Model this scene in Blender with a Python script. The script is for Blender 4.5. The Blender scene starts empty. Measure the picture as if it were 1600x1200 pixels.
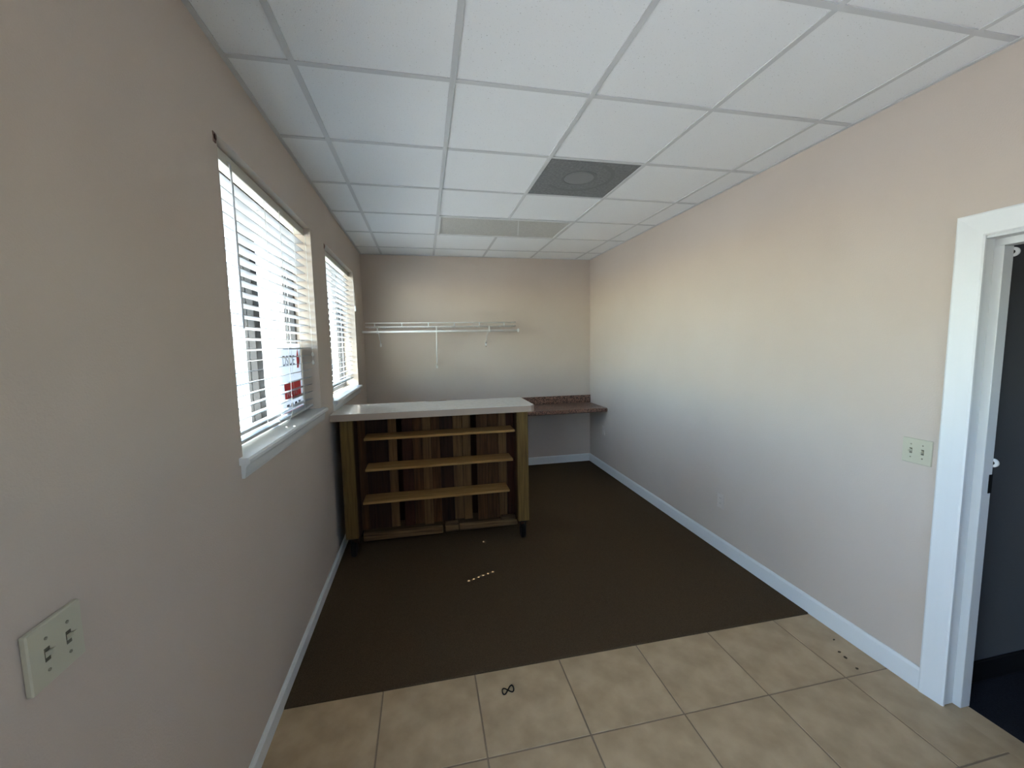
import bpy, math, random
from mathutils import Vector, Matrix

random.seed(7)
scene = bpy.context.scene
COL = scene.collection

# ------------------------------------------------------------------ camera
CAM_POS = (0.6974, -1.2162, 1.6310)
YAW, PITCH, ROLL, FPX = 0.20788, -0.09748, -0.01783, 646.18
cam_data = bpy.data.cameras.new('camera')
cam_data.sensor_fit = 'HORIZONTAL'
cam_data.sensor_width = 36.0
cam_data.lens = FPX / 1600.0 * 36.0
cam_data.clip_start = 0.02
cam = bpy.data.objects.new('camera', cam_data)
COL.objects.link(cam)
_f = Vector((math.sin(YAW) * math.cos(PITCH), math.cos(YAW) * math.cos(PITCH), math.sin(PITCH)))
_r = Vector((math.cos(YAW), -math.sin(YAW), 0.0))
_u = _r.cross(_f)
_r2 = _r * math.cos(ROLL) + _u * math.sin(ROLL)
_u2 = -_r * math.sin(ROLL) + _u * math.cos(ROLL)
cam.matrix_world = Matrix(((_r2.x, _u2.x, -_f.x, CAM_POS[0]),
                           (_r2.y, _u2.y, -_f.y, CAM_POS[1]),
                           (_r2.z, _u2.z, -_f.z, CAM_POS[2]),
                           (0, 0, 0, 1)))
scene.camera = cam

# ------------------------------------------------------------------ world, sun, exposure
SUN_DIR = Vector((0.928, 0.373, -1.26)).normalized()      # the way the sunlight travels
world = bpy.data.worlds.new('sky')
scene.world = world
world.use_nodes = True
wn = world.node_tree.nodes
wl = world.node_tree.links
wn.clear()
w_out = wn.new('ShaderNodeOutputWorld')
w_bg = wn.new('ShaderNodeBackground')
w_sky = wn.new('ShaderNodeTexSky')
w_sky.sky_type = 'NISHITA'
w_sky.sun_disc = False
w_sky.sun_elevation = math.asin(-SUN_DIR.z)
w_sky.sun_rotation = math.atan2(-SUN_DIR.x, -SUN_DIR.y)
w_sky.air_density = 1.0
w_sky.dust_density = 0.4
w_sky.ozone_density = 1.6
w_bg.inputs['Strength'].default_value = 0.62
wl.new(w_sky.outputs['Color'], w_bg.inputs['Color'])
wl.new(w_bg.outputs['Background'], w_out.inputs['Surface'])

sun_data = bpy.data.lights.new('sun', 'SUN')
sun_data.energy = 13.0
sun_data.angle = math.radians(0.32)
sun_data.color = (1.0, 0.965, 0.925)
sun = bpy.data.objects.new('sun', sun_data)
COL.objects.link(sun)
sun.rotation_euler = SUN_DIR.to_track_quat('-Z', 'Y').to_euler()

vs = scene.view_settings
vs.view_transform = 'Standard'
vs.look = 'None'
vs.gamma = 1.0
vs.use_curve_mapping = False
vs.exposure = 2.34
scene.cycles.max_bounces = 14
scene.cycles.diffuse_bounces = 4
scene.cycles.transparent_max_bounces = 16
scene.cycles.caustics_reflective = False
scene.cycles.caustics_refractive = False
scene.cycles.use_denoising = True

# ------------------------------------------------------------------ room dimensions (metres)
W = 2.892          # left wall x=0, right wall x=W
YB = 4.045         # back wall
YF = -1.95         # front wall, behind the camera
H = 2.713          # suspended ceiling
G = 0.6096         # ceiling grid pitch
GX0 = 0.246        # first grid line
CARPET_Y = 0.692
WT = 0.22          # thickness of the window wall

# ------------------------------------------------------------------ materials
def s2l(c):
    return tuple(((v / 255) / 12.92 if v / 255 <= 0.04045 else ((v / 255 + 0.055) / 1.055) ** 2.4) for v in c)

def mat(name, rgb, rough=0.6, spec=0.3, metallic=0.0, noise=None, bump=None, coat=0.0, transl=None):
    """rgb in sRGB 0-255.  noise=(scale, rgb2, lo, hi, detail)   bump=(scale, strength, detail)"""
    m = bpy.data.materials.new(name)
    m.use_nodes = True
    nt = m.node_tree
    n, l = nt.nodes, nt.links
    b = n['Principled BSDF']
    b.inputs['Base Color'].default_value = (*s2l(rgb), 1)
    b.inputs['Roughness'].default_value = rough
    b.inputs['Specular IOR Level'].default_value = spec
    b.inputs['Metallic'].default_value = metallic
    b.inputs['Coat Weight'].default_value = coat
    tc = n.new('ShaderNodeTexCoord')
    if noise:
        sc, rgb2, lo, hi, det = noise
        t = n.new('ShaderNodeTexNoise')
        if isinstance(sc, tuple):
            mp = n.new('ShaderNodeMapping')
            mp.inputs['Scale'].default_value = sc
            l.new(tc.outputs['Object'], mp.inputs['Vector'])
            l.new(mp.outputs['Vector'], t.inputs['Vector'])
            t.inputs['Scale'].default_value = 1.0
        else:
            l.new(tc.outputs['Object'], t.inputs['Vector'])
            t.inputs['Scale'].default_value = sc
        t.inputs['Detail'].default_value = det
        r = n.new('ShaderNodeValToRGB')
        r.color_ramp.elements[0].position = lo
        r.color_ramp.elements[1].position = hi
        r.color_ramp.elements[0].color = (*s2l(rgb2), 1)
        r.color_ramp.elements[1].color = (*s2l(rgb), 1)
        l.new(t.outputs['Fac'], r.inputs['Fac'])
        l.new(r.outputs['Color'], b.inputs['Base Color'])
    if bump:
        sc, st, det = bump
        t2 = n.new('ShaderNodeTexNoise')
        t2.inputs['Scale'].default_value = sc
        t2.inputs['Detail'].default_value = det
        l.new(tc.outputs['Object'], t2.inputs['Vector'])
        bp = n.new('ShaderNodeBump')
        bp.inputs['Strength'].default_value = st
        bp.inputs['Distance'].default_value = 0.002
        l.new(t2.outputs['Fac'], bp.inputs['Height'])
        l.new(bp.outputs['Normal'], b.inputs['Normal'])
    if transl:
        tr = n.new('ShaderNodeBsdfTranslucent')
        tr.inputs['Color'].default_value = (*s2l(rgb), 1)
        mx = n.new('ShaderNodeMixShader')
        mx.inputs['Fac'].default_value = transl
        l.new(b.outputs['BSDF'], mx.inputs[1])
        l.new(tr.outputs['BSDF'], mx.inputs[2])
        l.new(mx.outputs['Shader'], n['Material Output'].inputs['Surface'])
    return m

def glass_mat(name, tint=(1, 1, 1), gloss=0.06):
    m = bpy.data.materials.new(name)
    m.use_nodes = True
    n, l = m.node_tree.nodes, m.node_tree.links
    n.remove(n['Principled BSDF'])
    t = n.new('ShaderNodeBsdfTransparent')
    t.inputs['Color'].default_value = (*tint, 1)
    g = n.new('ShaderNodeBsdfGlossy')
    g.inputs['Roughness'].default_value = 0.02
    mx = n.new('ShaderNodeMixShader')
    mx.inputs['Fac'].default_value = gloss
    l.new(t.outputs['BSDF'], mx.inputs[1])
    l.new(g.outputs['BSDF'], mx.inputs[2])
    l.new(mx.outputs['Shader'], n['Material Output'].inputs['Surface'])
    return m

def wood_mat(name, rgb, rgb2, axis='z', rough=0.7):
    st = {'z': (60, 60, 3.5), 'x': (3.5, 60, 60)}[axis]
    return mat(name, rgb, rough, 0.2, noise=(st, rgb2, 0.32, 0.68, 5.0), bump=(220, 0.12, 2.0))

M = {}
M['wall'] = mat('wall_paint', (197, 184, 171), 0.7, 0.25, noise=(1.3, (193, 179, 165), 0.35, 0.65, 3.0), bump=(170, 0.35, 2.0))
M['tile_ceiling'] = mat('ceiling_tile', (238, 240, 240), 0.9, 0.1, noise=(160, (176, 176, 172), 0.24, 0.34, 2.0), bump=(260, 0.3, 2.0))
M['tbar'] = mat('ceiling_bar', (206, 208, 208), 0.5, 0.3)
M['plenum'] = mat('plenum', (120, 118, 114), 0.9, 0.1)
M['carpet'] = mat('carpet', (94, 78, 60), 0.95, 0.05, noise=(420, (58, 47, 34), 0.3, 0.7, 3.0), bump=(600, 0.8, 3.0))
M['floor_tile'] = mat('floor_tile', (188, 165, 131), 0.42, 0.4, noise=(7.5, (166, 143, 110), 0.34, 0.66, 9.0), bump=(90, 0.08, 3.0))
M['grout'] = mat('grout', (138, 122, 102), 0.9, 0.1)
M['white_trim'] = mat('white_trim', (220, 222, 220), 0.4, 0.4)
M['white_metal'] = mat('white_coated_wire', (226, 226, 222), 0.35, 0.4)
M['blind'] = mat('blind_slat', (184, 186, 186), 0.4, 0.35, transl=0.04)
M['blind_rail'] = mat('blind_rail', (200, 198, 186), 0.4, 0.35, transl=0.04)
M['cord'] = mat('blind_cord', (236, 236, 230), 0.7, 0.2)
M['wand'] = mat('tilt_wand', (196, 198, 202), 0.3, 0.4)
M['bronze'] = mat('dark_bronze', (34, 32, 31), 0.5, 0.4)
M['glass'] = glass_mat('window_glass', (0.93, 0.96, 0.95), 0.06)
M['clear_glass'] = glass_mat('clear_glass', (0.84, 0.88, 0.92), 0.06)
M['laminate'] = mat('white_laminate', (206, 202, 194), 0.16, 0.5, noise=(30, (198, 193, 184), 0.35, 0.65, 4.0))
M['laminate_edge_shaded'] = mat('laminate_edge_shaded', (168, 150, 134), 0.35, 0.4)  # white laminate with the edge's shade put into its colour; chip shares it
M['brown_laminate'] = mat('brown_laminate', (142, 108, 90), 0.3, 0.4, noise=(75, (62, 44, 36), 0.42, 0.58, 3.0))
M['pine'] = wood_mat('pine', (112, 90, 50), (84, 64, 34))
M['pine_x'] = wood_mat('pine_shelf', (178, 140, 88), (142, 106, 60), 'x')
M['board_a'] = wood_mat('pallet_dark', (58, 36, 23), (36, 21, 14))
M['board_b'] = wood_mat('pallet_brown', (92, 61, 34), (60, 38, 21))
M['board_c'] = wood_mat('pallet_tan', (118, 88, 54), (84, 60, 36))
M['board_d'] = wood_mat('pallet_red', (72, 40, 26), (46, 25, 17))
M['rail_wood'] = wood_mat('rough_rail', (124, 98, 66), (66, 48, 31), 'x')
M['black'] = mat('black_plastic', (20, 17, 15), 0.8, 0.2)
M['steel'] = mat('caster_steel', (70, 68, 66), 0.4, 0.5, metallic=0.8)
M['cream'] = mat('cream_plastic', (188, 184, 162), 0.35, 0.4)
M['cream_dark'] = mat('switch_slot', (104, 99, 84), 0.6, 0.3)
M['plate_screw'] = mat('plate_screw', (142, 138, 120), 0.5, 0.3)
M['painted_plate'] = mat('painted_plate', (202, 191, 180), 0.45, 0.35)
M['diffuser'] = mat('diffuser_panel', (132, 134, 134), 0.7, 0.2, noise=(60, (116, 118, 119), 0.35, 0.65, 3.0))
M['diffuser_mark'] = mat('diffuser_disc', (139, 141, 141), 0.7, 0.2)
M['diffuser_ring'] = mat('diffuser_soot', (122, 124, 124), 0.8, 0.15)
M['lens'] = mat('prismatic_lens', (200, 200, 194), 0.35, 0.4, noise=(90, (186, 186, 180), 0.35, 0.65, 2.0), bump=(420, 0.6, 1.0))
M['brown_metal'] = mat('brown_bracket', (112, 86, 74), 0.6, 0.3)
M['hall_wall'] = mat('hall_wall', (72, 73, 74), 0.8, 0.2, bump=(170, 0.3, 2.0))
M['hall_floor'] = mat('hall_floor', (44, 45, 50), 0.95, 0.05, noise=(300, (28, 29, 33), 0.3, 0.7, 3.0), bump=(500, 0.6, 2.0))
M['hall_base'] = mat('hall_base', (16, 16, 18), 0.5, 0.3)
M['door_white'] = mat('door_white', (206, 208, 206), 0.4, 0.4)
M['rubber'] = mat('clear_bumper', (226, 226, 224), 0.25, 0.5)
M['concrete'] = mat('concrete', (204, 197, 186), 0.9, 0.1, noise=(3.0, (190, 183, 172), 0.35, 0.65, 6.0))
M['asphalt'] = mat('parking_lot', (180, 176, 170), 0.9, 0.1, noise=(2.0, (164, 160, 154), 0.35, 0.65, 6.0))
M['stucco'] = mat('exterior_stucco', (214, 206, 190), 0.9, 0.1, bump=(60, 0.4, 3.0))
M['siding'] = mat('cream_siding', (232, 228, 210), 0.8, 0.1)
M['pier'] = mat('brown_brick_face', (150, 112, 92), 0.9, 0.1, noise=(14, (124, 90, 74), 0.35, 0.65, 4.0))
M['sign_white'] = mat('sign_white', (228, 232, 238), 0.5, 0.3, transl=0.2)
M['sign_red_glare'] = mat('sign_red_glare', (238, 118, 116), 0.5, 0.3, transl=0.35)  # paled red: glare of the window glass is put into the colour
M['sign_grey'] = mat('sign_grey', (120, 122, 134), 0.5, 0.3)
M['soffit'] = mat('soffit', (226, 226, 224), 0.8, 0.1)
M['roof_dark'] = mat('roof_shingle', (92, 84, 78), 0.9, 0.1)
M['dirt'] = mat('dirt', (78, 66, 50), 0.9, 0.1)

# ------------------------------------------------------------------ mesh helpers
class MB:
    def __init__(s):
        s.v, s.f, s.sm = [], [], []
    def box(s, x0, x1, y0, y1, z0, z1, ch=0.0):
        """box, optionally with chamfered edges"""
        if x1 < x0: x0, x1 = x1, x0
        if y1 < y0: y0, y1 = y1, y0
        if z1 < z0: z0, z1 = z1, z0
        if ch <= 0:
            b = len(s.v)
            for z in (z0, z1):
                s.v += [(x0, y0, z), (x1, y0, z), (x1, y1, z), (x0, y1, z)]
            for q in ((3, 2, 1, 0), (4, 5, 6, 7), (0, 1, 5, 4), (1, 2, 6, 5), (2, 3, 7, 6), (3, 0, 4, 7)):
                s.f.append(tuple(b + i for i in q)); s.sm.append(False)
            return s
        c = min(ch, (x1 - x0) * .49, (y1 - y0) * .49, (z1 - z0) * .49)
        b = len(s.v)
        # 24 vertices: per corner, one on each of its three faces
        X, Y, Z = (x0, x1), (y0, y1), (z0, z1)
        idx = {}
        for i in (0, 1):
            for j in (0, 1):
                for k in (0, 1):
                    sx, sy, sz = (1 - 2 * i) * c, (1 - 2 * j) * c, (1 - 2 * k) * c
                    idx[i, j, k, 'x'] = len(s.v); s.v.append((X[i], Y[j] + sy, Z[k] + sz))
                    idx[i, j, k, 'y'] = len(s.v); s.v.append((X[i] + sx, Y[j], Z[k] + sz))
                    idx[i, j, k, 'z'] = len(s.v); s.v.append((X[i] + sx, Y[j] + sy, Z[k]))
        cen = Vector(((x0 + x1) / 2, (y0 + y1) / 2, (z0 + z1) / 2))
        def add(ids):
            p = [Vector(s.v[i]) for i in ids]
            nrm = (p[1] - p[0]).cross(p[2] - p[0])
            if nrm.dot(sum(p, Vector()) / len(p) - cen) < 0:
                ids = ids[::-1]
            s.f.append(tuple(ids)); s.sm.append(False)
        for i in (0, 1):
            add([idx[i, 0, 0, 'x'], idx[i, 1, 0, 'x'], idx[i, 1, 1, 'x'], idx[i, 0, 1, 'x']])
            add([idx[0, i, 0, 'y'], idx[1, i, 0, 'y'], idx[1, i, 1, 'y'], idx[0, i, 1, 'y']])
            add([idx[0, 0, i, 'z'], idx[1, 0, i, 'z'], idx[1, 1, i, 'z'], idx[0, 1, i, 'z']])
            for j in (0, 1):
                add([idx[0, i, j, 'y'], idx[1, i, j, 'y'], idx[1, i, j, 'z'], idx[0, i, j, 'z']])
                add([idx[i, 0, j, 'x'], idx[i, 1, j, 'x'], idx[i, 1, j, 'z'], idx[i, 0, j, 'z']])
                add([idx[i, j, 0, 'x'], idx[i, j, 1, 'x'], idx[i, j, 1, 'y'], idx[i, j, 0, 'y']])
                for k in (0, 1):
                    add([idx[i, j, k, 'x'], idx[i, j, k, 'y'], idx[i, j, k, 'z']])
        return s
    def tube(s, pts, r, seg=8, caps=True):
        pts = [Vector(p) for p in pts]
        b = len(s.v)
        n = len(pts)
        prev = None
        for i, p in enumerate(pts):
            d = (pts[min(i + 1, n - 1)] - pts[max(i - 1, 0)]).normalized()
            if prev is None:
                a = d.orthogonal().normalized()
            else:
                a = (prev - d * prev.dot(d)).normalized()
            prev = a
            c = d.cross(a)
            for k in range(seg):
                t = 2 * math.pi * k / seg
                s.v.append(tuple(p + (a * math.cos(t) + c * math.sin(t)) * r))
        for i in range(n - 1):
            for k in range(seg):
                k2 = (k + 1) % seg
                s.f.append((b + i * seg + k, b + i * seg + k2, b + (i + 1) * seg + k2, b + (i + 1) * seg + k)); s.sm.append(True)
        if caps:
            s.f.append(tuple(b + k for k in reversed(range(seg)))); s.sm.append(False)
            s.f.append(tuple(b + (n - 1) * seg + k for k in range(seg))); s.sm.append(False)
        return s
    def lathe(s, prof, origin, axis='z', seg=24):
        """prof: list of (radius, height) revolved round an axis through origin"""
        b = len(s.v)
        o = Vector(origin)
        ax = {'x': (Vector((0, 1, 0)), Vector((0, 0, 1)), Vector((1, 0, 0))),
              'y': (Vector((0, 0, 1)), Vector((1, 0, 0)), Vector((0, 1, 0))),
              'z': (Vector((1, 0, 0)), Vector((0, 1, 0)), Vector((0, 0, 1)))}[axis]
        for r, h in prof:
            for k in range(seg):
                t = 2 * math.pi * k / seg
                s.v.append(tuple(o + ax[0] * (r * math.cos(t)) + ax[1] * (r * math.sin(t)) + ax[2] * h))
        for i in range(len(prof) - 1):
            for k in range(seg):
                k2 = (k + 1) % seg
                s.f.append((b + i * seg + k, b + i * seg + k2, b + (i + 1) * seg + k2, b + (i + 1) * seg + k)); s.sm.append(True)
        s.f.append(tuple(b + k for k in reversed(range(seg)))); s.sm.append(False)
        e = b + (len(prof) - 1) * seg
        s.f.append(tuple(e + k for k in range(seg))); s.sm.append(False)
        return s
    def prism(s, poly, a0, a1, axis):
        """poly: 2-D outline; extruded along axis from a0 to a1"""
        def P(p, a):
            return {'x': (a, p[0], p[1]), 'y': (p[0], a, p[1]), 'z': (p[0], p[1], a)}[axis]
        b = len(s.v)
        n = len(poly)
        s.v += [P(p, a0) for p in poly] + [P(p, a1) for p in poly]
        s.f.append(tuple(b + i for i in range(n))); s.sm.append(False)
        s.f.append(tuple(b + n + i for i in reversed(range(n)))); s.sm.append(False)
        for i in range(n):
            j = (i + 1) % n
            s.f.append((b + i, b + n + i, b + n + j, b + j)); s.sm.append(False)
        return s
    def mesh(s, name, material):
        me = bpy.data.meshes.new(name)
        me.from_pydata(s.v, [], s.f)
        me.polygons.foreach_set('use_smooth', s.sm)
        me.materials.append(material)
        me.validate(); me.update()
        return me
    def build(s, name, material, parent=None, fix=False):
        me = s.mesh(name, material)
        if fix:
            import bmesh
            bm = bmesh.new(); bm.from_mesh(me)
            bmesh.ops.recalc_face_normals(bm, faces=bm.faces); bm.to_mesh(me); bm.free()
        return link(name, me, parent)

def link(name, me, parent=None, loc=None):
    o = bpy.data.objects.new(name, me)
    COL.objects.link(o)
    if parent is not None:
        o.parent = parent
        # parents are Empties or meshes placed by location only
        o.location = -world_loc(parent)
    if loc is not None:
        o.location = Vector(o.location) + Vector(loc)
    return o

def world_loc(o):
    v = Vector((0, 0, 0))
    while o is not None:
        v = v + Vector(o.location)
        o = o.parent
    return v

def tag(o, label, cat, group=None):
    o['label'] = label
    o['category'] = cat
    if group: o['group'] = group
    return o

def thing(name, label, cat, loc, group=None):
    o = bpy.data.objects.new(name, None)
    o.empty_display_size = 0.05
    COL.objects.link(o)
    o.location = loc
    return tag(o, label, cat, group)

def struct(o):
    o['kind'] = 'structure'
    return o

def empty_struct(name, loc):
    o = bpy.data.objects.new(name, None)
    o.empty_display_size = 0.05
    COL.objects.link(o)
    o.location = loc
    return struct(o)

def wall_mesh(name, axis, a0, a1, u0, u1, z0, z1, holes, material):
    """wall slab with rectangular openings. axis 'x': slab between x=a0..a1, u is y; axis 'y': slab y=a0..a1, u is x.
    holes: (u0,u1,z0,z1)"""
    us = sorted({u0, u1, *[h[0] for h in holes], *[h[1] for h in holes]})
    zs = sorted({z0, z1, *[h[2] for h in holes], *[h[3] for h in holes]})
    def solid(i, j):
        if i < 0 or j < 0 or i >= len(us) - 1 or j >= len(zs) - 1: return False
        cu, cz = (us[i] + us[i + 1]) / 2, (zs[j] + zs[j + 1]) / 2
        return not any(h[0] < cu < h[1] and h[2] < cz < h[3] for h in holes)
    vid, V, Fc = {}, [], []
    def vert(a, i, j):
        k = (a, i, j)
        if k not in vid:
            vid[k] = len(V)
            av = a1 if a else a0
            V.append((av, us[i], zs[j]) if axis == 'x' else (us[i], av, zs[j]))
        return vid[k]
    for i in range(len(us) - 1):
        for j in range(len(zs) - 1):
            if not solid(i, j): continue
            for a in (0, 1):
                Fc.append([vert(a, i, j), vert(a, i + 1, j), vert(a, i + 1, j + 1), vert(a, i, j + 1)])
            for di, dj, e in ((-1, 0, ((i, j), (i, j + 1))), (1, 0, ((i + 1, j), (i + 1, j + 1))),
                              (0, -1, ((i, j), (i + 1, j))), (0, 1, ((i, j + 1), (i + 1, j + 1)))):
                if not solid(i + di, j + dj):
                    Fc.append([vert(0, *e[0]), vert(0, *e[1]), vert(1, *e[1]), vert(1, *e[0])])
    me = bpy.data.meshes.new(name)
    me.from_pydata(V, [], Fc)
    me.materials.append(material)
    import bmesh
    bm = bmesh.new(); bm.from_mesh(me)
    bmesh.ops.recalc_face_normals(bm, faces=bm.faces); bm.to_mesh(me); bm.free()
    return struct(link(name, me))

# ================================================================== THE SETTING
WIN1 = (0.525, 1.780)
WIN2 = (2.180, 3.440)
WZ0, WZ1 = 1.190, 2.400
ENTRY = (-1.74, -0.78, 0.0, 2.08)
FRONTWIN = (1.45, 2.20, 1.35, 2.10)
DOOR = (-0.820, 0.045, -0.02, 2.030)     # doorway in the right wall

wall_mesh('wall_left', 'x', -WT, 0.0, YF - 0.12, YB + 0.15, -0.15, 3.0,
          [(WIN1[0], WIN1[1], WZ0, WZ1), (WIN2[0], WIN2[1], WZ0, WZ1), ENTRY], M['wall'])
wall_mesh('wall_right', 'x', W, W + 0.13, YF - 0.12, YB + 0.15, -0.15, 3.0, [DOOR], M['wall'])
wall_mesh('wall_back', 'y', YB, YB + 0.15, 0.0, W, -0.15, 3.0, [], M['wall'])
wall_mesh('wall_front', 'y', YF - 0.12, YF, 0.0, W, -0.15, 3.0, [FRONTWIN], M['wall'])

# floor: grout bed, with each tile a piece of its own
floor = struct(MB().box(0, W + 0.13, YF, CARPET_Y - 0.002, -0.15, -0.0025).build('floor', M['grout']))
P = 0.4360
jx = [0.0] + [0.449 + P * k for k in range(6)] + [W]
gap = 0.0035
tile_cache = {}
rows = []
y1 = CARPET_Y - 0.001
yy = 0.262
rows.append((yy, y1))
while yy > YF:
    rows.append((max(yy - P, YF), yy))
    yy -= P
random.seed(3)
for (ya, yb) in rows:
    for a, b_ in zip(jx[:-1], jx[1:]):
        w_, d_ = b_ - a - 2 * gap, yb - ya - 2 * gap
        if w_ < 0.02 or d_ < 0.02: continue
        key = (round(w_, 3), round(d_, 3))
        if key not in tile_cache:
            tile_cache[key] = MB().box(-w_ / 2, w_ / 2, -d_ / 2, d_ / 2, -0.009, 0, 0.0016).mesh('floor_tile', M['floor_tile'])
        t = link('floor_tile', tile_cache[key], floor)
        t.location = ((a + b_) / 2, (ya + yb) / 2, random.uniform(-0.0004, 0.0004))
link('floor_tile', MB().box(W - 0.006, 2.992, DOOR[0] + 0.002, DOOR[1] - 0.001, -0.009, -0.0001, 0.0006).mesh('threshold_tile', M['floor_tile']), floor)

carpet = struct(MB().box(0, W, CARPET_Y, YB, -0.15, 0.004, 0.003).build('floor_carpet', M['carpet']))

# suspended ceiling: deck, bars, each panel a piece of its own
ceiling = struct(MB().box(-0.02, W + 0.02, YF, YB, H + 0.10, H + 0.16).build('ceiling', M['plenum']))
gx = [GX0 + G * k for k in range(5)]
gy = [G * k for k in range(-3, 7)]
for i, x in enumerate(gx):
    # the middle runner stops at the two-panel light fixture
    for ya, yb in (((YF, G * 4 - 0.012), (G * 5 + 0.012, YB)) if i == 2 else ((YF, YB),)):
        MB().box(x - 0.012, x + 0.012, ya, yb, H, H + 0.004).box(x - 0.002, x + 0.002, ya, yb, H + 0.004, H + 0.05).build('ceiling_runner', M['tbar'], ceiling)
cols = [0.0] + gx + [W]
for y in gy:
    for a, b_ in zip(cols[:-1], cols[1:]):
        MB().box(a + (0.012 if a > 0 else 0), b_ - (0.012 if b_ < W else 0), y - 0.012, y + 0.012, H, H + 0.004).build('cross_tee', M['tbar'], ceiling)
for (a, b_, c, d) in ((0, 0.02, YF, YB), (W - 0.02, W, YF, YB)):
    MB().box(a, b_, c, d, H - 0.002, H + 0.002).build('wall_angle', M['tbar'], ceiling)
MB().box(0.02, W - 0.02, YB - 0.02, YB, H - 0.002, H + 0.002).build('wall_angle', M['tbar'], ceiling)
MB().box(0.02, W - 0.02, YF, YF + 0.02, H - 0.002, H + 0.002).build('wall_angle', M['tbar'], ceiling)
rws = [YF] + gy + [YB]
pan_cache = {}
LIGHT_CELLS = {(2, 4), (3, 4)}      # cells counted (column, row)
DIFF_CELL = (3, 2)
for ci, (a, b_) in enumerate(zip(cols[:-1], cols[1:])):
    for ri, (c, d) in enumerate(zip(rws[:-1], rws[1:])):
        r_id = ri - 4     # row id: row 0 starts at y = 0
        if (ci, r_id) in LIGHT_CELLS or (ci, r_id) == DIFF_CELL: continue
        w_, d_ = b_ - a - 0.004, d - c - 0.004
        key = (round(w_, 3), round(d_, 3))
        if key not in pan_cache:
            pan_cache[key] = MB().box(-w_ / 2, w_ / 2, -d_ / 2, d_ / 2, 0, 0.014).mesh('ceiling_tile', M['tile_ceiling'])
        t = link('ceiling_tile', pan_cache[key], ceiling)
        t.location = ((a + b_) / 2, (c + d) / 2, H + 0.0042)

# baseboards
def baseboard(name, poly_axis, wall, a0, a1, hgt=0.105, th=0.014):
    m = MB()
    if poly_axis == 'y':      # runs along y; wall = (x, dir)
        x, s = wall
        pts = [(x, 0.0), (x + s * th, 0.0), (x + s * th, hgt - 0.012), (x + s * th * 0.45, hgt), (x, hgt)]
        m.prism(pts, a0, a1, 'y')
    else:
        y, s = wall
        pts = [(y, 0.0), (y + s * th, 0.0), (y + s * th, hgt - 0.012), (y + s * th * 0.45, hgt), (y, hgt)]
        m.prism(pts, a0, a1, 'x')
    return struct(m.build(name, M['white_trim'], None, fix=True))
baseboard('baseboard_left', 'y', (0, 1), -0.74, YB, 0.075, 0.016)
baseboard('baseboard_right', 'y', (W, -1), 0.128, YB)
baseboard('baseboard_right_front', 'y', (W, -1), YF, -0.905)
baseboard('baseboard_back', 'x', (YB, -1), 0.016, W - 0.014)
baseboard('baseboard_front', 'x', (YF, 1), 0.0, W - 0.014)

# windows: dark frames, panes, white stool and apron
def window(name, y0, y1):
    root = empty_struct(name, (0, (y0 + y1) / 2, WZ0))
    fx0, fx1 = -0.180, -0.122
    b = 0.035
    m = MB()
    m.box(fx0, fx1, y0, y0 + b, WZ0 + 0.03, WZ1).box(fx0, fx1, y1 - b, y1, WZ0 + 0.03, WZ1)
    m.box(fx0, fx1, y0 + b, y1 - b, WZ1 - b, WZ1).box(fx0, fx1, y0 + b, y1 - b, WZ0 + 0.03, WZ0 + 0.03 + b)
    m.build('window_frame', M['bronze'], root)
    yc = (y0 + y1) / 2
    MB().box(-0.172, -0.122, yc - 0.065, yc + 0.012, WZ0 + 0.03 + b, WZ1 - b, 0.003).build('meeting_stile', M['bronze'], root)
    MB().box(-0.158, -0.153, y0 + b, yc - 0.065, WZ0 + 0.03 + b, WZ1 - b).build('pane', M['glass'], root)
    MB().box(-0.148, -0.143, yc + 0.012, y1 - b, WZ0 + 0.03 + b, WZ1 - b).build('pane', M['glass'], root)
    # stool with rounded nose and horns, apron below
    m = MB()
    z0, z1 = WZ0, WZ0 + 0.027
    m.box(-0.125, 0.0, y0, y1, z0, z1)
    m.prism([(0.0, z0), (0.030, z0), (0.037, z0 + 0.007), (0.037, z1 - 0.007), (0.030, z1), (0.0, z1)], y0 - 0.035, y1 + 0.035, 'y')
    m.build('window_stool', M['white_trim'], root, fix=True)
    m = MB()
    m.prism([(0.0, WZ0 - 0.055), (0.010, WZ0 - 0.055), (0.014, WZ0 - 0.04), (0.018, WZ0 - 0.012), (0.026, WZ0), (0.0, WZ0)], y0 - 0.022, y1 + 0.022, 'y')
    m.build('apron', M['white_trim'], root, fix=True)
    return root
window('window_1', *WIN1)
window('window_2', *WIN2)

# glazed front window and glazed entry doors (behind and beside the camera), which let the daylight in
def glazed(name, axis, plane, u0, u1, z0, z1, n, bt=0.05):
    root = empty_struct(name, (plane, (u0 + u1) / 2, z0) if axis == 'x' else ((u0 + u1) / 2, plane, z0))
    def bx(m, ua, ub, za, zb, t):
        return m.box(plane - t, plane + t, ua, ub, za, zb) if axis == 'x' else m.box(ua, ub, plane - t, plane + t, za, zb)
    m = MB()
    bx(m, u0, u0 + bt, z0, z1, .025); bx(m, u1 - bt, u1, z0, z1, .025)
    bx(m, u0 + bt, u1 - bt, z1 - bt, z1, .025); bx(m, u0 + bt, u1 - bt, z0, z0 + bt, .025)
    m.build('frame', M['bronze'], root)
    w_ = (u1 - u0 - 2 * bt) / n
    for k in range(n):
        a = u0 + bt + k * w_
        if k: bx(MB(), a - .03, a + .03, z0 + bt, z1 - bt, .024).build('mullion', M['bronze'], root)
        bx(MB(), a + (.03 if k else 0), a + w_ - (.03 if k < n - 1 else 0), z0 + bt, z1 - bt, .003).build('pane', M['clear_glass'], root)
    return root
glazed('window_3', 'y', YF - 0.06, *FRONTWIN, 1)
glazed('door_2', 'x', -0.11, ENTRY[0], ENTRY[1], 0.0, ENTRY[3], 1, 0.09)

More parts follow.
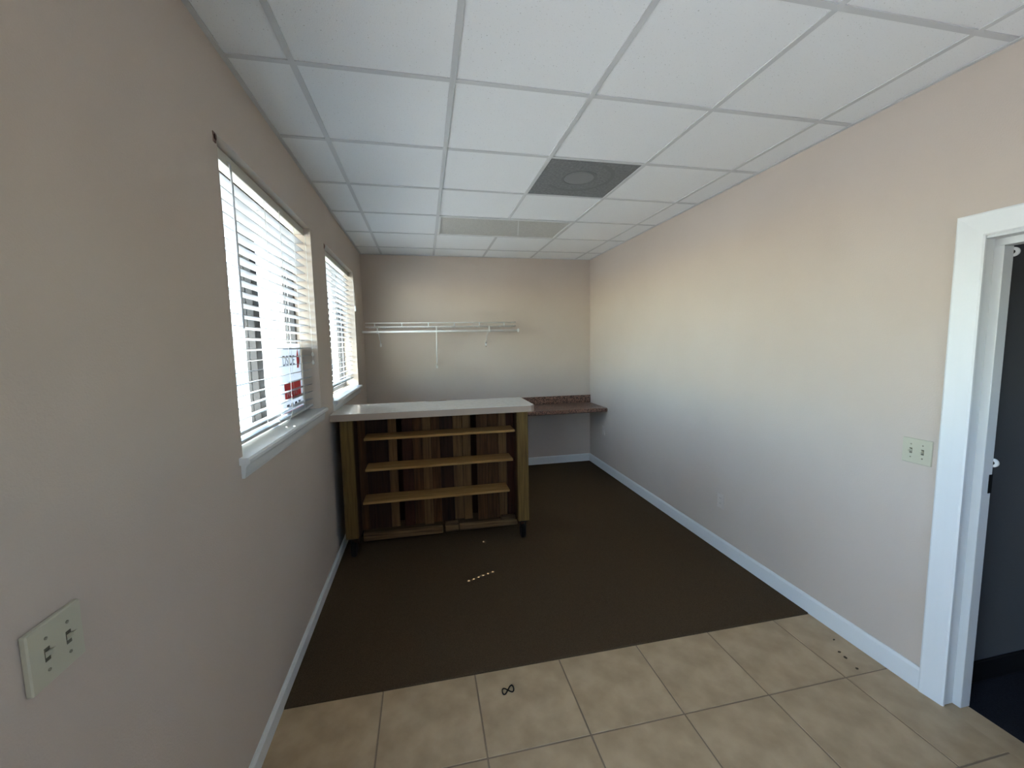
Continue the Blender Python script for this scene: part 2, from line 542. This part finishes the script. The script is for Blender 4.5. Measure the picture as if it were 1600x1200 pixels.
# doorway in the right wall: jamb, stop, casing, bumpers, strike
door = empty_struct('door_1', (W, (DOOR[0] + DOOR[1]) / 2, 0))
JT = 0.018
yo0, yo1, zo = DOOR[0], DOOR[1], DOOR[3]
MB().box(W - 0.002, W + 0.145, yo1 - 0.001, yo1 + JT - 0.02, 0, zo).build('jamb', M['door_white'], door)
MB().box(W - 0.002, W + 0.145, yo0, yo0 + JT, 0, zo).build('jamb', M['door_white'], door)
MB().box(W - 0.002, W + 0.145, yo0 + JT, yo1 - 0.002, zo - JT, zo).build('head_jamb', M['door_white'], door)
MB().box(W + 0.052, W + 0.106, yo1 - 0.032, yo1 - 0.001, 0, zo - JT - 0.03, 0.002).build('stop', M['door_white'], door)
MB().box(W + 0.052, W + 0.106, yo0 + JT, yo0 + JT + 0.03, 0, zo - JT - 0.03, 0.002).build('stop', M['door_white'], door)
MB().box(W + 0.052, W + 0.106, yo0 + JT, yo1 - 0.001, zo - JT - 0.03, zo - JT, 0.002).build('head_stop', M['door_white'], door)
# moulded casing, mitred look
def casing_profile(a, s):      # across the width from inner edge a outwards in direction s: (offset, depth)
    return [(a, 0.0), (a, 0.008), (a + s * 0.006, 0.012), (a + s * 0.05, 0.015), (a + s * 0.084, 0.019), (a + s * 0.090, 0.017), (a + s * 0.090, 0.0)]
def mitred(m, prof, place):
    """sweep the casing profile between two mitred ends; place(k, offset, depth) gives the vertex at end k"""
    b = len(m.v)
    n = len(prof)
    for k in (0, 1):
        for (u, d) in prof:
            m.v.append(place(k, u, d))
    m.f.append(tuple(b + i for i in range(n))); m.sm.append(False)
    m.f.append(tuple(b + n + i for i in reversed(range(n)))); m.sm.append(False)
    for i in range(n):
        j = (i + 1) % n
        m.f.append((b + i, b + n + i, b + n + j, b + j)); m.sm.append(False)
    return m
CP = casing_profile(0.0, 1)
ZC = zo - 0.007
mitred(MB(), CP, lambda k, u, d: (W - d, yo1 - 0.007 + u, 0.0 if k == 0 else ZC + u)).build('casing', M['white_trim'], door, fix=True)
mitred(MB(), CP, lambda k, u, d: (W - d, yo0 + 0.007 - u, 0.0 if k == 0 else ZC + u)).build('casing', M['white_trim'], door, fix=True)
mitred(MB(), CP, lambda k, u, d: (W - d, (yo0 + 0.007 - u) if k == 0 else (yo1 - 0.007 + u), ZC + u)).build('head_casing', M['white_trim'], door, fix=True)
for z in (1.958, 1.100):
    bm_ = MB().lathe([(0.017, 0), (0.019, 0.004), (0.018, 0.010), (0.012, 0.015), (0.003, 0.017)], (W + 0.1065, yo1 - 0.028, z), 'x', 18)
    bo = bm_.build('door_bumper', M['rubber'], door)
    MB().lathe([(0.008, 0.0), (0.008, 0.0178), (0.002, 0.018)], (W + 0.1062, yo1 - 0.028, z), 'x', 12).build('bumper_hole', M['black'], bo)
MB().box(W + 0.088, W + 0.1075, yo1 - 0.0335, yo1 - 0.004, 0.972, 1.052).build('strike', M['black'], door)

# dark hallway beyond the doorway
HX = W + 0.13
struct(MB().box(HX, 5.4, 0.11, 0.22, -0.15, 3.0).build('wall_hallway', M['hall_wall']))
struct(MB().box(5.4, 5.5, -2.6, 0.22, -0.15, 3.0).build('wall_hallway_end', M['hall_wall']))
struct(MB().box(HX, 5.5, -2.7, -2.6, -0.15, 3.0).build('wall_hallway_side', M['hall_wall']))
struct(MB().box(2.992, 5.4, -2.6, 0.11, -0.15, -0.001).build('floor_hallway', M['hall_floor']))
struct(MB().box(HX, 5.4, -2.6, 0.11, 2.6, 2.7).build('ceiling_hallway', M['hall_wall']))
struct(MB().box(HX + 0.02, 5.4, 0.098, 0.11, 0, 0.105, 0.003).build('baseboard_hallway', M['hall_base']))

# ================================================================== BAR ON CASTERS
bar = thing('bar_counter', 'rolling wooden bar with white laminate top, open shelves and rough vertical boards', 'bar', (0.78, 2.2, 0.004))
ty0, ty1, tx0, tx1, tz = 1.975, 2.495, 0.006, 1.556, 1.135
m = MB()
m.prism([(tx0, ty0), (tx1 - 0.03, ty0), (tx1, ty0 + 0.03), (tx1, ty1), (tx0, ty1)], tz - 0.003, tz, 'z')
top = m.build('bar_top', M['laminate'], bar, fix=True)
m = MB()
m.prism([(tx0, ty0), (tx1 - 0.03, ty0), (tx1, ty0 + 0.03), (tx1, ty1), (tx0, ty1)], tz - 0.052, tz - 0.003, 'z')
m.build('edge_band', M['laminate_edge_shaded'], top, fix=True)
MB().box(0.70, 0.88, ty1 - 0.012, ty1 + 0.004, tz, tz + 0.008, 0.002).build('chip', M['laminate_edge_shaded'], top)
PZ0, PZ1 = 0.165, tz - 0.052
for (a, b_) in ((0.065, 0.157), (1.412, 1.503)):
    MB().box(a, b_, 2.00, 2.04, PZ0, PZ1, 0.003).build('post', M['pine'], bar)
    MB().box(a, b_, 2.40, 2.44, PZ0, PZ1, 0.003).build('post', M['pine'], bar)
MB().box(0.112, 0.148, 2.041, 2.399, PZ0 - 0.06, PZ1, 0.002).build('side_board', M['board_a'], bar)
MB().box(1.432, 1.468, 2.041, 2.399, PZ0 - 0.06, PZ1, 0.002).build('side_board', M['board_d'], bar)
# vertical boards, each its own piece, with two open slots
boards = [(0.150, 0.210, 'board_b'), (0.213, 0.382, 'board_a'), (0.385, 0.452, 'board_c'), (0.492, 0.575, 'board_d'),
          (0.578, 0.652, 'board_b'), (0.655, 0.728, 'board_c'), (0.730, 0.800, 'board_b'), (0.803, 0.906, 'board_a'),
          (0.909, 0.985, 'board_c'), (0.988, 1.058, 'board_c'), (1.108, 1.200, 'board_b'), (1.203, 1.292, 'board_b'),
          (1.295, 1.365, 'board_c'), (1.368, 1.430, 'board_d')]
random.seed(11)
for (a, b_, k) in boards:
    dy = random.uniform(-0.006, 0.006)
    MB().box(a, b_, 2.24 + dy, 2.262 + dy, 0.125 + random.uniform(-.012, .012), PZ1, 0.002).build('vertical_board', M[k], bar)
MB().box(0.15, 1.43, 2.42, 2.438, 0.10, PZ1, 0.002).build('front_panel', M['board_a'], bar)
for (a, b_, z) in ((0.222, 1.405, 0.918), (0.222, 1.385, 0.676), (0.192, 1.352, 0.416)):
    MB().box(a, b_, 2.052, 2.236, z - 0.009, z + 0.010, 0.003).build('shelf', M['pine_x'], bar)
MB().box(0.16, 0.80, 2.196, 2.232, 0.045, 0.108, 0.006).build('bottom_rail', M['rail_wood'], bar)
MB().box(0.82, 0.93, 2.190, 2.232, 0.055, 0.135, 0.006).build('bottom_rail', M['rail_wood'], bar)
MB().box(0.94, 1.445, 2.196, 2.232, 0.050, 0.106, 0.006).build('bottom_rail', M['rail_wood'], bar)
MB().box(1.30, 1.425, 2.19, 2.236, 0.108, 0.140, 0.006).build('bottom_rail', M['rail_wood'], bar)
for cx in (0.112, 1.457):
    for cy in (2.05, 2.39):
        c = MB().box(cx - 0.035, cx + 0.035, cy - 0.035, cy + 0.035, 0.150, 0.1645, 0.003)
        c.box(cx - 0.024, cx - 0.020, cy - 0.02, cy + 0.02, 0.05, 0.150).box(cx + 0.020, cx + 0.024, cy - 0.02, cy + 0.02, 0.05, 0.150)
        co = c.build('caster', M['black'], bar)
        MB().lathe([(0.045, -0.019), (0.056, -0.016), (0.059, -0.008), (0.059, 0.008), (0.056, 0.016), (0.045, 0.019)], (cx, cy, 0.064), 'x', 20).build('wheel', M['black'], co)

# ================================================================== BROWN WALL COUNTER
ctr = thing('wall_counter', 'brown speckled laminate counter with backsplash fixed along the back wall', 'counter', (1.45, 3.76, 0.76))
MB().box(0.002, W - 0.002, 3.478, YB - 0.001, 0.772, 0.820, 0.010).build('counter_top', M['brown_laminate'], ctr)
MB().box(0.002, W - 0.002, YB - 0.022, YB - 0.001, 0.8195, 0.922, 0.003).build('backsplash', M['brown_laminate'], ctr)
MB().box(0.002, W - 0.002, YB - 0.04, YB - 0.001, 0.735, 0.7715).build('wall_cleat', M['board_a'], ctr)

# ================================================================== WIRE CLOSET SHELF WITH ROD
ws = thing('wire_shelf', 'white wire closet shelf with hanging rod and slanted braces on the back wall', 'shelf', (0.92, YB, 1.79))
SX0, SX1, SY = 0.06, 1.80, 3.735
MB().tube([(0.03, SY - 0.03, 1.789), (1.815, SY - 0.03, 1.789)], 0.0125, 12).build('hanging_rod', M['white_metal'], ws)
MB().lathe([(0.014, 0), (0.022, 0.003), (0.022, 0.014), (0.016, 0.02)], (1.815, SY - 0.03, 1.789), 'x', 16).build('rod_end_cap', M['white_metal'], ws)
MB().tube([(SX0, SY, 1.889), (SX1, SY, 1.889)], 0.0046).build('lip_wire', M['white_metal'], ws)
MB().tube([(SX0, SY, 1.845), (SX1, SY, 1.845)], 0.0046).build('lip_wire', M['white_metal'], ws)
MB().tube([(SX0, YB - 0.008, 1.845), (SX1, YB - 0.008, 1.845)], 0.003).build('back_wire', M['white_metal'], ws)
for x in (0.162, 0.461, 0.760, 1.060, 1.360, 1.657):
    MB().tube([(x, SY, 1.845), (x, SY, 1.889), (x, SY + 0.006, 1.849), (x, YB - 0.006, 1.849)], 0.0058, 8).build('cross_wire', M['white_metal'], ws)
m = MB()
k = 0
while SX0 + 0.0254 * k < SX1:
    x = SX0 + 0.0254 * k
    m.tube([(x, SY, 1.845), (x, YB - 0.008, 1.845)], 0.0012, 5)
    k += 1
dk = m.build('deck_wires', M['white_metal'], ws)
dk['kind'] = 'stuff'
for (x, zb, long_) in ((0.190, 1.63, False), (0.852, 1.352, True), (1.475, 1.62, False)):
    # hook that carries the rod, and brace down to the wall
    MB().tube([(x, SY, 1.845), (x, SY - 0.012, 1.826), (x, SY - 0.032, 1.806), (x, SY - 0.046, 1.792), (x, SY - 0.042, 1.778), (x, SY - 0.028, 1.772)], 0.005, 8).build('rod_hook', M['white_metal'], ws)
    bo = MB().tube([(x, SY + 0.004, 1.842), (x, YB - 0.03, zb + 0.05), (x, YB - 0.008, zb + 0.02)], 0.0062 if long_ else 0.005, 8).build('brace', M['white_metal'], ws)
    MB().box(x - 0.011, x + 0.011, YB - 0.008, YB - 0.001, zb - 0.012, zb + 0.030, 0.002).build('brace_foot', M['white_metal'], bo)

# ================================================================== BLINDS
PITCH_S, SLAT_W = 0.0485, 0.055
def slat_mesh(y0, y1, holes, tilt):
    """one slat, slightly crowned, with its cord route holes cut through"""
    ys = [y0]
    for h in holes: ys += [h - 0.0055, h + 0.0055]
    ys.append(y1)
    xs = [-SLAT_W / 2, -0.0075, 0.0075, SLAT_W / 2]
    th = 0.0028
    V, Fc = [], []
    vid = {}
    c, s = math.cos(tilt), math.sin(tilt)
    def vert(i, j, k):
        if (i, j, k) not in vid:
            vid[i, j, k] = len(V)
            x = xs[i]
            z = (th if k else 0) - th / 2 + 0.0012 * (1 - (2 * x / SLAT_W) ** 2)
            V.append((x * c - z * s, ys[j], x * s + z * c))
        return vid[i, j, k]
    def solid(i, j):
        return 0 <= i < 3 and 0 <= j < len(ys) - 1 and not (i == 1 and j % 2 == 1)
    for i in range(3):
        for j in range(len(ys) - 1):
            if not solid(i, j): continue
            Fc.append((vert(i, j, 1), vert(i + 1, j, 1), vert(i + 1, j + 1, 1), vert(i, j + 1, 1)))
            Fc.append((vert(i, j + 1, 0), vert(i + 1, j + 1, 0), vert(i + 1, j, 0), vert(i, j, 0)))
            for di, dj, e in ((-1, 0, ((i, j + 1), (i, j))), (1, 0, ((i + 1, j), (i + 1, j + 1))), (0, -1, ((i, j), (i + 1, j))), (0, 1, ((i + 1, j + 1), (i, j + 1)))):
                if not solid(i + di, j + dj):
                    Fc.append((vert(*e[0], 0), vert(*e[1], 0), vert(*e[1], 1), vert(*e[0], 1)))
    me = bpy.data.meshes.new('slat')
    me.from_pydata(V, [], Fc)
    me.materials.append(M['blind'])
    me.update()
    return me

def blind(label, y0, y1, ladders, n, zlow, bottom_z, wand_y, tilt):
    bx = -0.072
    root = thing('window_blind', label, 'blind', (bx, (y0 + y1) / 2, WZ1 - 0.001), 'blinds in the two windows')
    MB().box(bx - 0.025, bx + 0.022, y0 + 0.004, y1 - 0.004, WZ1 - 0.040, WZ1 - 0.001, 0.002).build('headrail', M['blind_rail'], root)
    MB().box(bx + 0.0225, bx + 0.030, y0 + 0.003, y1 - 0.003, WZ1 - 0.046, WZ1 - 0.001, 0.002).build('valance', M['blind_rail'], root)
    me = slat_mesh(y0 + 0.005, y1 - 0.005, ladders, tilt)
    for k in range(n):
        o = link('slat', me, root)
        o.location = Vector((bx, 0, zlow + PITCH_S * k)) - world_loc(root)
    MB().box(bx - 0.026, bx + 0.026, y0 + 0.005, y1 - 0.005, bottom_z - 0.008, bottom_z + 0.008, 0.004).build('bottom_rail', M['blind'], root)
    for y in ladders:
        for dx in (-SLAT_W / 2 - 0.001, SLAT_W / 2 + 0.001):
            MB().tube([(bx + dx, y, bottom_z), (bx + dx, y, WZ1 - 0.046)], 0.0011, 5).build('ladder_cord', M['cord'], root)
    MB().tube([(bx + 0.040, wand_y, WZ1 - 0.038), (bx + 0.043, wand_y, 2.28), (bx + 0.043, wand_y + 0.002, 1.712)], 0.0045, 8).build('tilt_wand', M['wand'], root)
    MB().tube([(bx + 0.030, wand_y, WZ1 - 0.030), (bx + 0.042, wand_y, WZ1 - 0.034)], 0.003, 6).build('wand_hook', M['wand'], root)
    return root

b1 = blind('white slatted blind with long tilt wand, in front of the red and white sign', WIN1[0], WIN1[1],
           (0.598, 1.098, 1.565), 22, 1.284, 1.243, 0.705, math.radians(8))
# lift cord looped over the lower slats, with tassels at the far jamb
MB().tube([(-0.030, 1.272, WZ1 - 0.045), (-0.030, 1.272, 1.40), (-0.030, 1.268, 1.285), (-0.030, 1.240, 1.252), (-0.026, 1.19, 1.240), (-0.024, 1.13, 1.232), (-0.024, 1.08, 1.226)], 0.0016, 6).build('lift_cord', M['cord'], b1)
for z in (1.60, 1.545):
    MB().lathe([(0.002, 0.0), (0.008, -0.012), (0.009, -0.022), (0.004, -0.030)], (-0.026, 1.752, z), 'z', 10).build('cord_tassel', M['cord'], b1)
MB().tube([(-0.026, 1.752, WZ1 - 0.045), (-0.026, 1.752, 1.58), (-0.026, 1.752, 1.53)], 0.0014, 5).build('lift_cord', M['cord'], b1)

b2 = blind('white slatted blind hanging short of the sill, over the end of the bar', WIN2[0], WIN2[1],
           (2.31, 2.75, 3.22), 21, 1.335, 1.300, 2.245, math.radians(8))
MB().tube([(-0.040, 3.415, WZ1 - 0.045), (0.004, 3.420, 2.30), (0.010, 3.425, 2.05)], 0.0016, 6).build('lift_cord', M['cord'], b2)
MB().lathe([(0.003, 0.0), (0.007, -0.02), (0.008, -0.05), (0.004, -0.06)], (0.010, 3.425, 2.055), 'z', 10).build('cord_tassel', M['cord'], b2)

# little brown brackets at the upper corners
for (y, lab) in ((0.505, 'small brown bracket on the wall at the upper corner of the window with the wand'),
                 (2.162, 'small brown bracket on the wall at the upper corner of the window over the bar')):
    t = thing('curtain_bracket', lab, 'bracket', (0, y, 2.376), 'curtain brackets')
    MB().box(0.0, 0.003, y - 0.010, y + 0.010, 2.358, 2.394, 0.001).build('back_plate', M['brown_metal'], t)
    MB().box(0.003, 0.008, y - 0.005, y + 0.005, 2.368, 2.386, 0.001).build('hook', M['brown_metal'], t)

# ================================================================== CEILING LIGHT AND DIFFUSER
LX0, LX1 = gx[1], gx[3]
LY0, LY1 = G * 4, G * 5
lt = thing('ceiling_light', 'long unlit fluorescent ceiling light with grey prismatic lens, flush in the ceiling grid', 'ceiling light', (LX0 + G, LY0 + G / 2, H))
MB().box(LX0 + 0.004, LX1 - 0.004, LY0 + 0.004, LY1 - 0.004, H + 0.012, H + 0.09).build('housing', M['tbar'], lt)
m = MB()
fw = 0.030
m.box(LX0 + 0.012, LX1 - 0.012, LY0 + 0.012, LY0 + fw, H - 0.003, H + 0.011).box(LX0 + 0.012, LX1 - 0.012, LY1 - fw, LY1 - 0.012, H - 0.003, H + 0.011)
m.box(LX0 + 0.012, LX0 + fw, LY0 + fw, LY1 - fw, H - 0.003, H + 0.011).box(LX1 - fw, LX1 - 0.012, LY0 + fw, LY1 - fw, H - 0.003, H + 0.011)
m.build('lens_frame', M['white_trim'], lt)
MB().box(LX0 + fw, LX1 - fw, LY0 + fw, LY1 - fw, H + 0.003, H + 0.007).build('lens', M['lens'], lt)
MB().prism([(1.555, LY0 + fw), (1.565, LY0 + fw), (1.672, LY1 - fw - 0.05), (1.662, LY1 - fw - 0.05)], H + 0.0012, H + 0.0030, 'z').build('lens_highlight', M['white_trim'], lt, fix=True)  # painted highlight of the lens bulge, a slanted white strip

DX0, DX1, DY0, DY1 = gx[2], gx[3], G * 2, G * 3
df = thing('air_diffuser', 'dark grey square air diffuser with round centre disc, in the ceiling grid', 'air vent', (DX0 + G / 2, DY0 + G / 2, H))
MB().box(DX0 + 0.004, DX1 - 0.004, DY0 + 0.004, DY1 - 0.004, H + 0.0045, H + 0.010).build('face_panel', M['diffuser'], df)
cx, cy = DX0 + G / 2 - 0.02, DY0 + G / 2 - 0.03
MB().lathe([(0.100, H + 0.0045), (0.100, H + 0.0025), (0.096, H + 0.0015)], (cx, cy, 0), 'z', 40).build('centre_disc', M['diffuser_mark'], df, fix=True)
def ring(m, r0, r1, z0, z1, seg=48, t0=0, t1=2 * math.pi):
    b = len(m.v)
    for k in range(seg + 1):
        t = t0 + (t1 - t0) * k / seg
        for r, z in ((r0, z0), (r1, z0), (r1, z1), (r0, z1)):
            m.v.append((cx + r * math.cos(t), cy + r * math.sin(t), z))
    for k in range(seg):
        for e in range(4):
            e2 = (e + 1) % 4
            m.f.append((b + 4 * k + e, b + 4 * k + e2, b + 4 * k + 4 + e2, b + 4 * k + 4 + e)); m.sm.append(False)
    return m
ring(MB(), 0.104, 0.118, H + 0.0028, H + 0.0047).build('disc_rim', M['diffuser_ring'], df, fix=True)
ring(MB(), 0.205, 0.232, H + 0.0040, H + 0.0047, 32, math.radians(-70), math.radians(140)).build('outer_ring', M['diffuser_ring'], df, fix=True)

# ================================================================== SWITCHES AND OUTLETS
def plate_on_wall(name, label, cat, x, s, yc, zc, w_, h_, material, toggles=0, outlet=False, group=None, th=0.006):
    """plate on the wall plane x facing direction s"""
    t = thing(name, label, cat, (x, yc, zc), group)
    MB().box(x, x + s * th, yc - w_ / 2, yc + w_ / 2, zc - h_ / 2, zc + h_ / 2, 0.0025).build('cover_plate', material, t)
    if toggles:
        for k in range(toggles):
            y = yc + (k - (toggles - 1) / 2) * 0.046
            MB().box(x + s * th * 0.9, x + s * (th + 0.0006), y - 0.0055, y + 0.0055, zc - 0.0125, zc + 0.0125).build('toggle_slot', M['cream_dark'], t)
            MB().prism([(x + s * th, zc - 0.006), (x + s * (th + 0.012), zc + 0.004), (x + s * (th + 0.012), zc + 0.011), (x + s * th, zc + 0.006)], y - 0.0045, y + 0.0045, 'y').build('toggle', material, t, fix=True)
            for dz in (-0.030, 0.030):
                MB().lathe([(0.003, 0), (0.003, s * 0.0015), (0.001, s * 0.002)], (x + s * th, y, zc + dz), 'x', 10).build('screw', M['plate_screw'], t, fix=True)
    if outlet:
        for dz in (-0.02, 0.02):
            o = MB().lathe([(0.0165, 0), (0.0165, s * 0.002)], (x + s * th, yc, zc + dz), 'x', 16).build('socket', material, t, fix=True)
            for dy in (-0.006, 0.006):
                MB().box(x + s * (th + 0.0018), x + s * (th + 0.0026), yc + dy - 0.001, yc + dy + 0.001, zc + dz - 0.003, zc + dz + 0.006).build('socket_slot', M['cream_dark'], o)
    return t
plate_on_wall('light_switch', 'cream double toggle switch plate on the wall beside the white doorway casing', 'light switch', W, -1, 0.214, 1.107, 0.118, 0.116, M['cream'], toggles=2, group='double light switches')
plate_on_wall('light_switch', 'cream double toggle switch plate on the window wall, lower than the sill', 'light switch', 0, 1, -0.336, 1.088, 0.116, 0.114, M['cream'], toggles=2, group='double light switches', th=0.012)
plate_on_wall('wall_outlet', 'pale outlet plate low on the bare wall above the baseboard', 'outlet', W, -1, 1.468, 0.398, 0.072, 0.116, M['painted_plate'], outlet=True, group='wall outlets')
plate_on_wall('wall_outlet', 'small pale outlet plate on the wall below the end of the brown counter', 'outlet', W, -1, 3.60, 0.512, 0.072, 0.116, M['painted_plate'], outlet=True, group='wall outlets')

scr = thing('wall_screw', 'tiny dark screw in the back wall under the wire shelf', 'screw', (1.477, YB, 1.603))
MB().lathe([(0.006, 0.0), (0.006, -0.004), (0.003, -0.006)], (1.477, YB, 1.603), 'y', 10).build('screw_head', M['brown_metal'], scr, fix=True)

# ================================================================== SMALL THINGS ON THE TILES
m = MB()
pts = []
for k in range(33):
    t = 2 * math.pi * k / 32
    pts.append((1.026 + 0.028 * math.sin(t), 0.558 + 0.018 * math.sin(2 * t) + 0.006 * math.sin(t), 0.0032 + 0.0012 * math.cos(t)))
m.tube(pts, 0.0030, 6, caps=False)
tag(m.build('hair_tie', M['black']), 'small dark twisted loop lying on a beige floor tile', 'hair tie')
random.seed(5)
for i, (x, y, sx, sy) in enumerate(((2.814, 0.478, 0.007, 0.004), (2.757, 0.400, 0.009, 0.006), (2.749, 0.362, 0.008, 0.008), (2.733, 0.292, 0.009, 0.007))):
    m = MB()
    n = 7
    ringp = [(x + sx * random.uniform(.6, 1.2) * math.cos(2 * math.pi * k / n), y + sy * random.uniform(.6, 1.2) * math.sin(2 * math.pi * k / n)) for k in range(n)]
    m.prism(ringp, 0.0003, 0.0030, 'z')
    m.v.append((x, y, 0.0042))
    c = len(m.v) - 1
    for k in range(n):
        m.f.append((n + k, n + (k + 1) % n, c)); m.sm.append(False)
    tag(m.build('dirt_crumb', M['dirt'], None, fix=True), 'dark dirt crumb on the tiles beside the doorway baseboard', 'debris', 'dirt crumbs by the doorway')

# ================================================================== SIGN STANDING ON THE SILL BEHIND THE BLIND
SGX, SY0, SY1, SZ0, SZ1 = -0.106, 1.325, 1.768, WZ0 + 0.0275, 1.655
sg = thing('window_sign', 'white and red lettered sign board standing on the window sill behind the blind', 'sign', (SGX, (SY0 + SY1) / 2, SZ0))
m = MB()
rc = 0.02
out = []
for (cy_, cz_, t0) in ((SY1 - rc, SZ0 + rc, -90), (SY1 - rc, SZ1 - rc, 0), (SY0 + rc, SZ1 - rc, 90), (SY0 + rc, SZ0 + rc, 180)):
    for k in range(5):
        t = math.radians(t0 + 90 * k / 4)
        out.append((cy_ + rc * math.cos(t), cz_ + rc * math.sin(t)))
m.prism(out, SGX - 0.002, SGX + 0.002, 'x')
m.build('sign_panel', M['sign_white'], sg, fix=True)
f0, f1 = SGX + 0.0021, SGX + 0.0027
MB().box(f0, f1, SY0 + 0.075, SY1 - 0.045, 1.315, 1.425).build('red_field', M['sign_red_glare'], sg)
MB().box(f0, f1, SY0 + 0.03, SY1 - 0.03, SZ0 + 0.012, SZ0 + 0.032).build('red_band', M['sign_red_glare'], sg)
MB().prism([(SY1 - 0.098, 1.500), (SY1 - 0.065, 1.500), (SY1 - 0.042, 1.545), (SY1 - 0.070, 1.625), (SY1 - 0.098, 1.575)], f0, f1, 'x').build('red_emblem', M['sign_red_glare'], sg, fix=True)
MB().prism([(SY1 - 0.050, 1.520), (SY1 - 0.032, 1.545), (SY1 - 0.028, 1.595), (SY1 - 0.042, 1.565)], f0, f1, 'x').build('dark_emblem', M['sign_grey'], sg, fix=True)
for k in range(4):
    MB().box(f0, f1, SY0 + 0.10 + 0.075 * k, SY0 + 0.145 + 0.075 * k, SZ0 + 0.045, SZ0 + 0.075).build('small_print', M['sign_grey'], sg)
def lettering(txt, size, y, z, material, sx=1.0):
    cu = bpy.data.curves.new('lettering', 'FONT')
    cu.body = txt
    cu.size = size
    cu.extrude = 0.0002
    cu.materials.append(material)
    tmp = bpy.data.objects.new('lettering_curve', cu)
    COL.objects.link(tmp)
    me = bpy.data.meshes.new_from_object(tmp.evaluated_get(bpy.context.evaluated_depsgraph_get()))
    bpy.data.objects.remove(tmp)
    o = bpy.data.objects.new('lettering', me)
    COL.objects.link(o)
    o.parent = sg
    # reads along +y when seen from the room, faces +x
    o.rotation_euler = (math.radians(90), 0, math.radians(90))
    o.scale = (sx, 1, 1)
    o.location = Vector((f1 + 0.0003, y, z)) - world_loc(sg)
    return o
lettering('DSIDE', 0.085, SY0 + 0.07, 1.525, M['sign_grey'], 1.0)
lettering('NOW!', 0.062, SY0 + 0.11, 1.335, M['sign_white'], 1.25)

# ================================================================== OUTSIDE
struct(MB().box(-2.4, -WT, -14, 30, -0.30, -0.10).build('pavement_walk', M['concrete']))
struct(MB().box(-40, -2.4, -40, 60, -0.35, -0.14).build('ground_lot', M['asphalt']))
struct(MB().box(-2.4, 12, YF - 14, YF - 0.12, -0.30, -0.12).build('ground_front', M['concrete']))
struct(MB().box(-2.1, -0.79, YF - 0.9, -0.45, 2.62, 2.98).build('roof_sun_block', M['soffit']))  # unseen canopy, added to keep direct sun out of the entry
struct(MB().box(-0.79, 3.3, YF - 0.9, 9.0, 2.98, 3.08)  .box(-0.79, -WT, YF - 0.9, 9.0, 2.62, 2.98).build('roof_overhang', M['soffit']))
# the facade running on beyond the back wall
struct(MB().box(-WT, 0.0, YB + 0.15, 9.0, -0.15, 2.98).build('wall_exterior', M['stucco']))
bd = thing('far_building', 'cream sided low building across the parking lot', 'building', (-14, 26, -0.14))
MB().box(-18, -10, 16, 46, -0.14, 3.4).build('wall', M['siding'], bd)
MB().box(-18.4, -9.6, 15.6, 46.4, 3.4, 3.8).build('roof', M['soffit'], bd)
for k in range(24):
    MB().box(-9.995, -9.96, 16.2 + k * 1.22, 16.24 + k * 1.22, -0.14, 3.4).build('batten', M['siding'], bd)
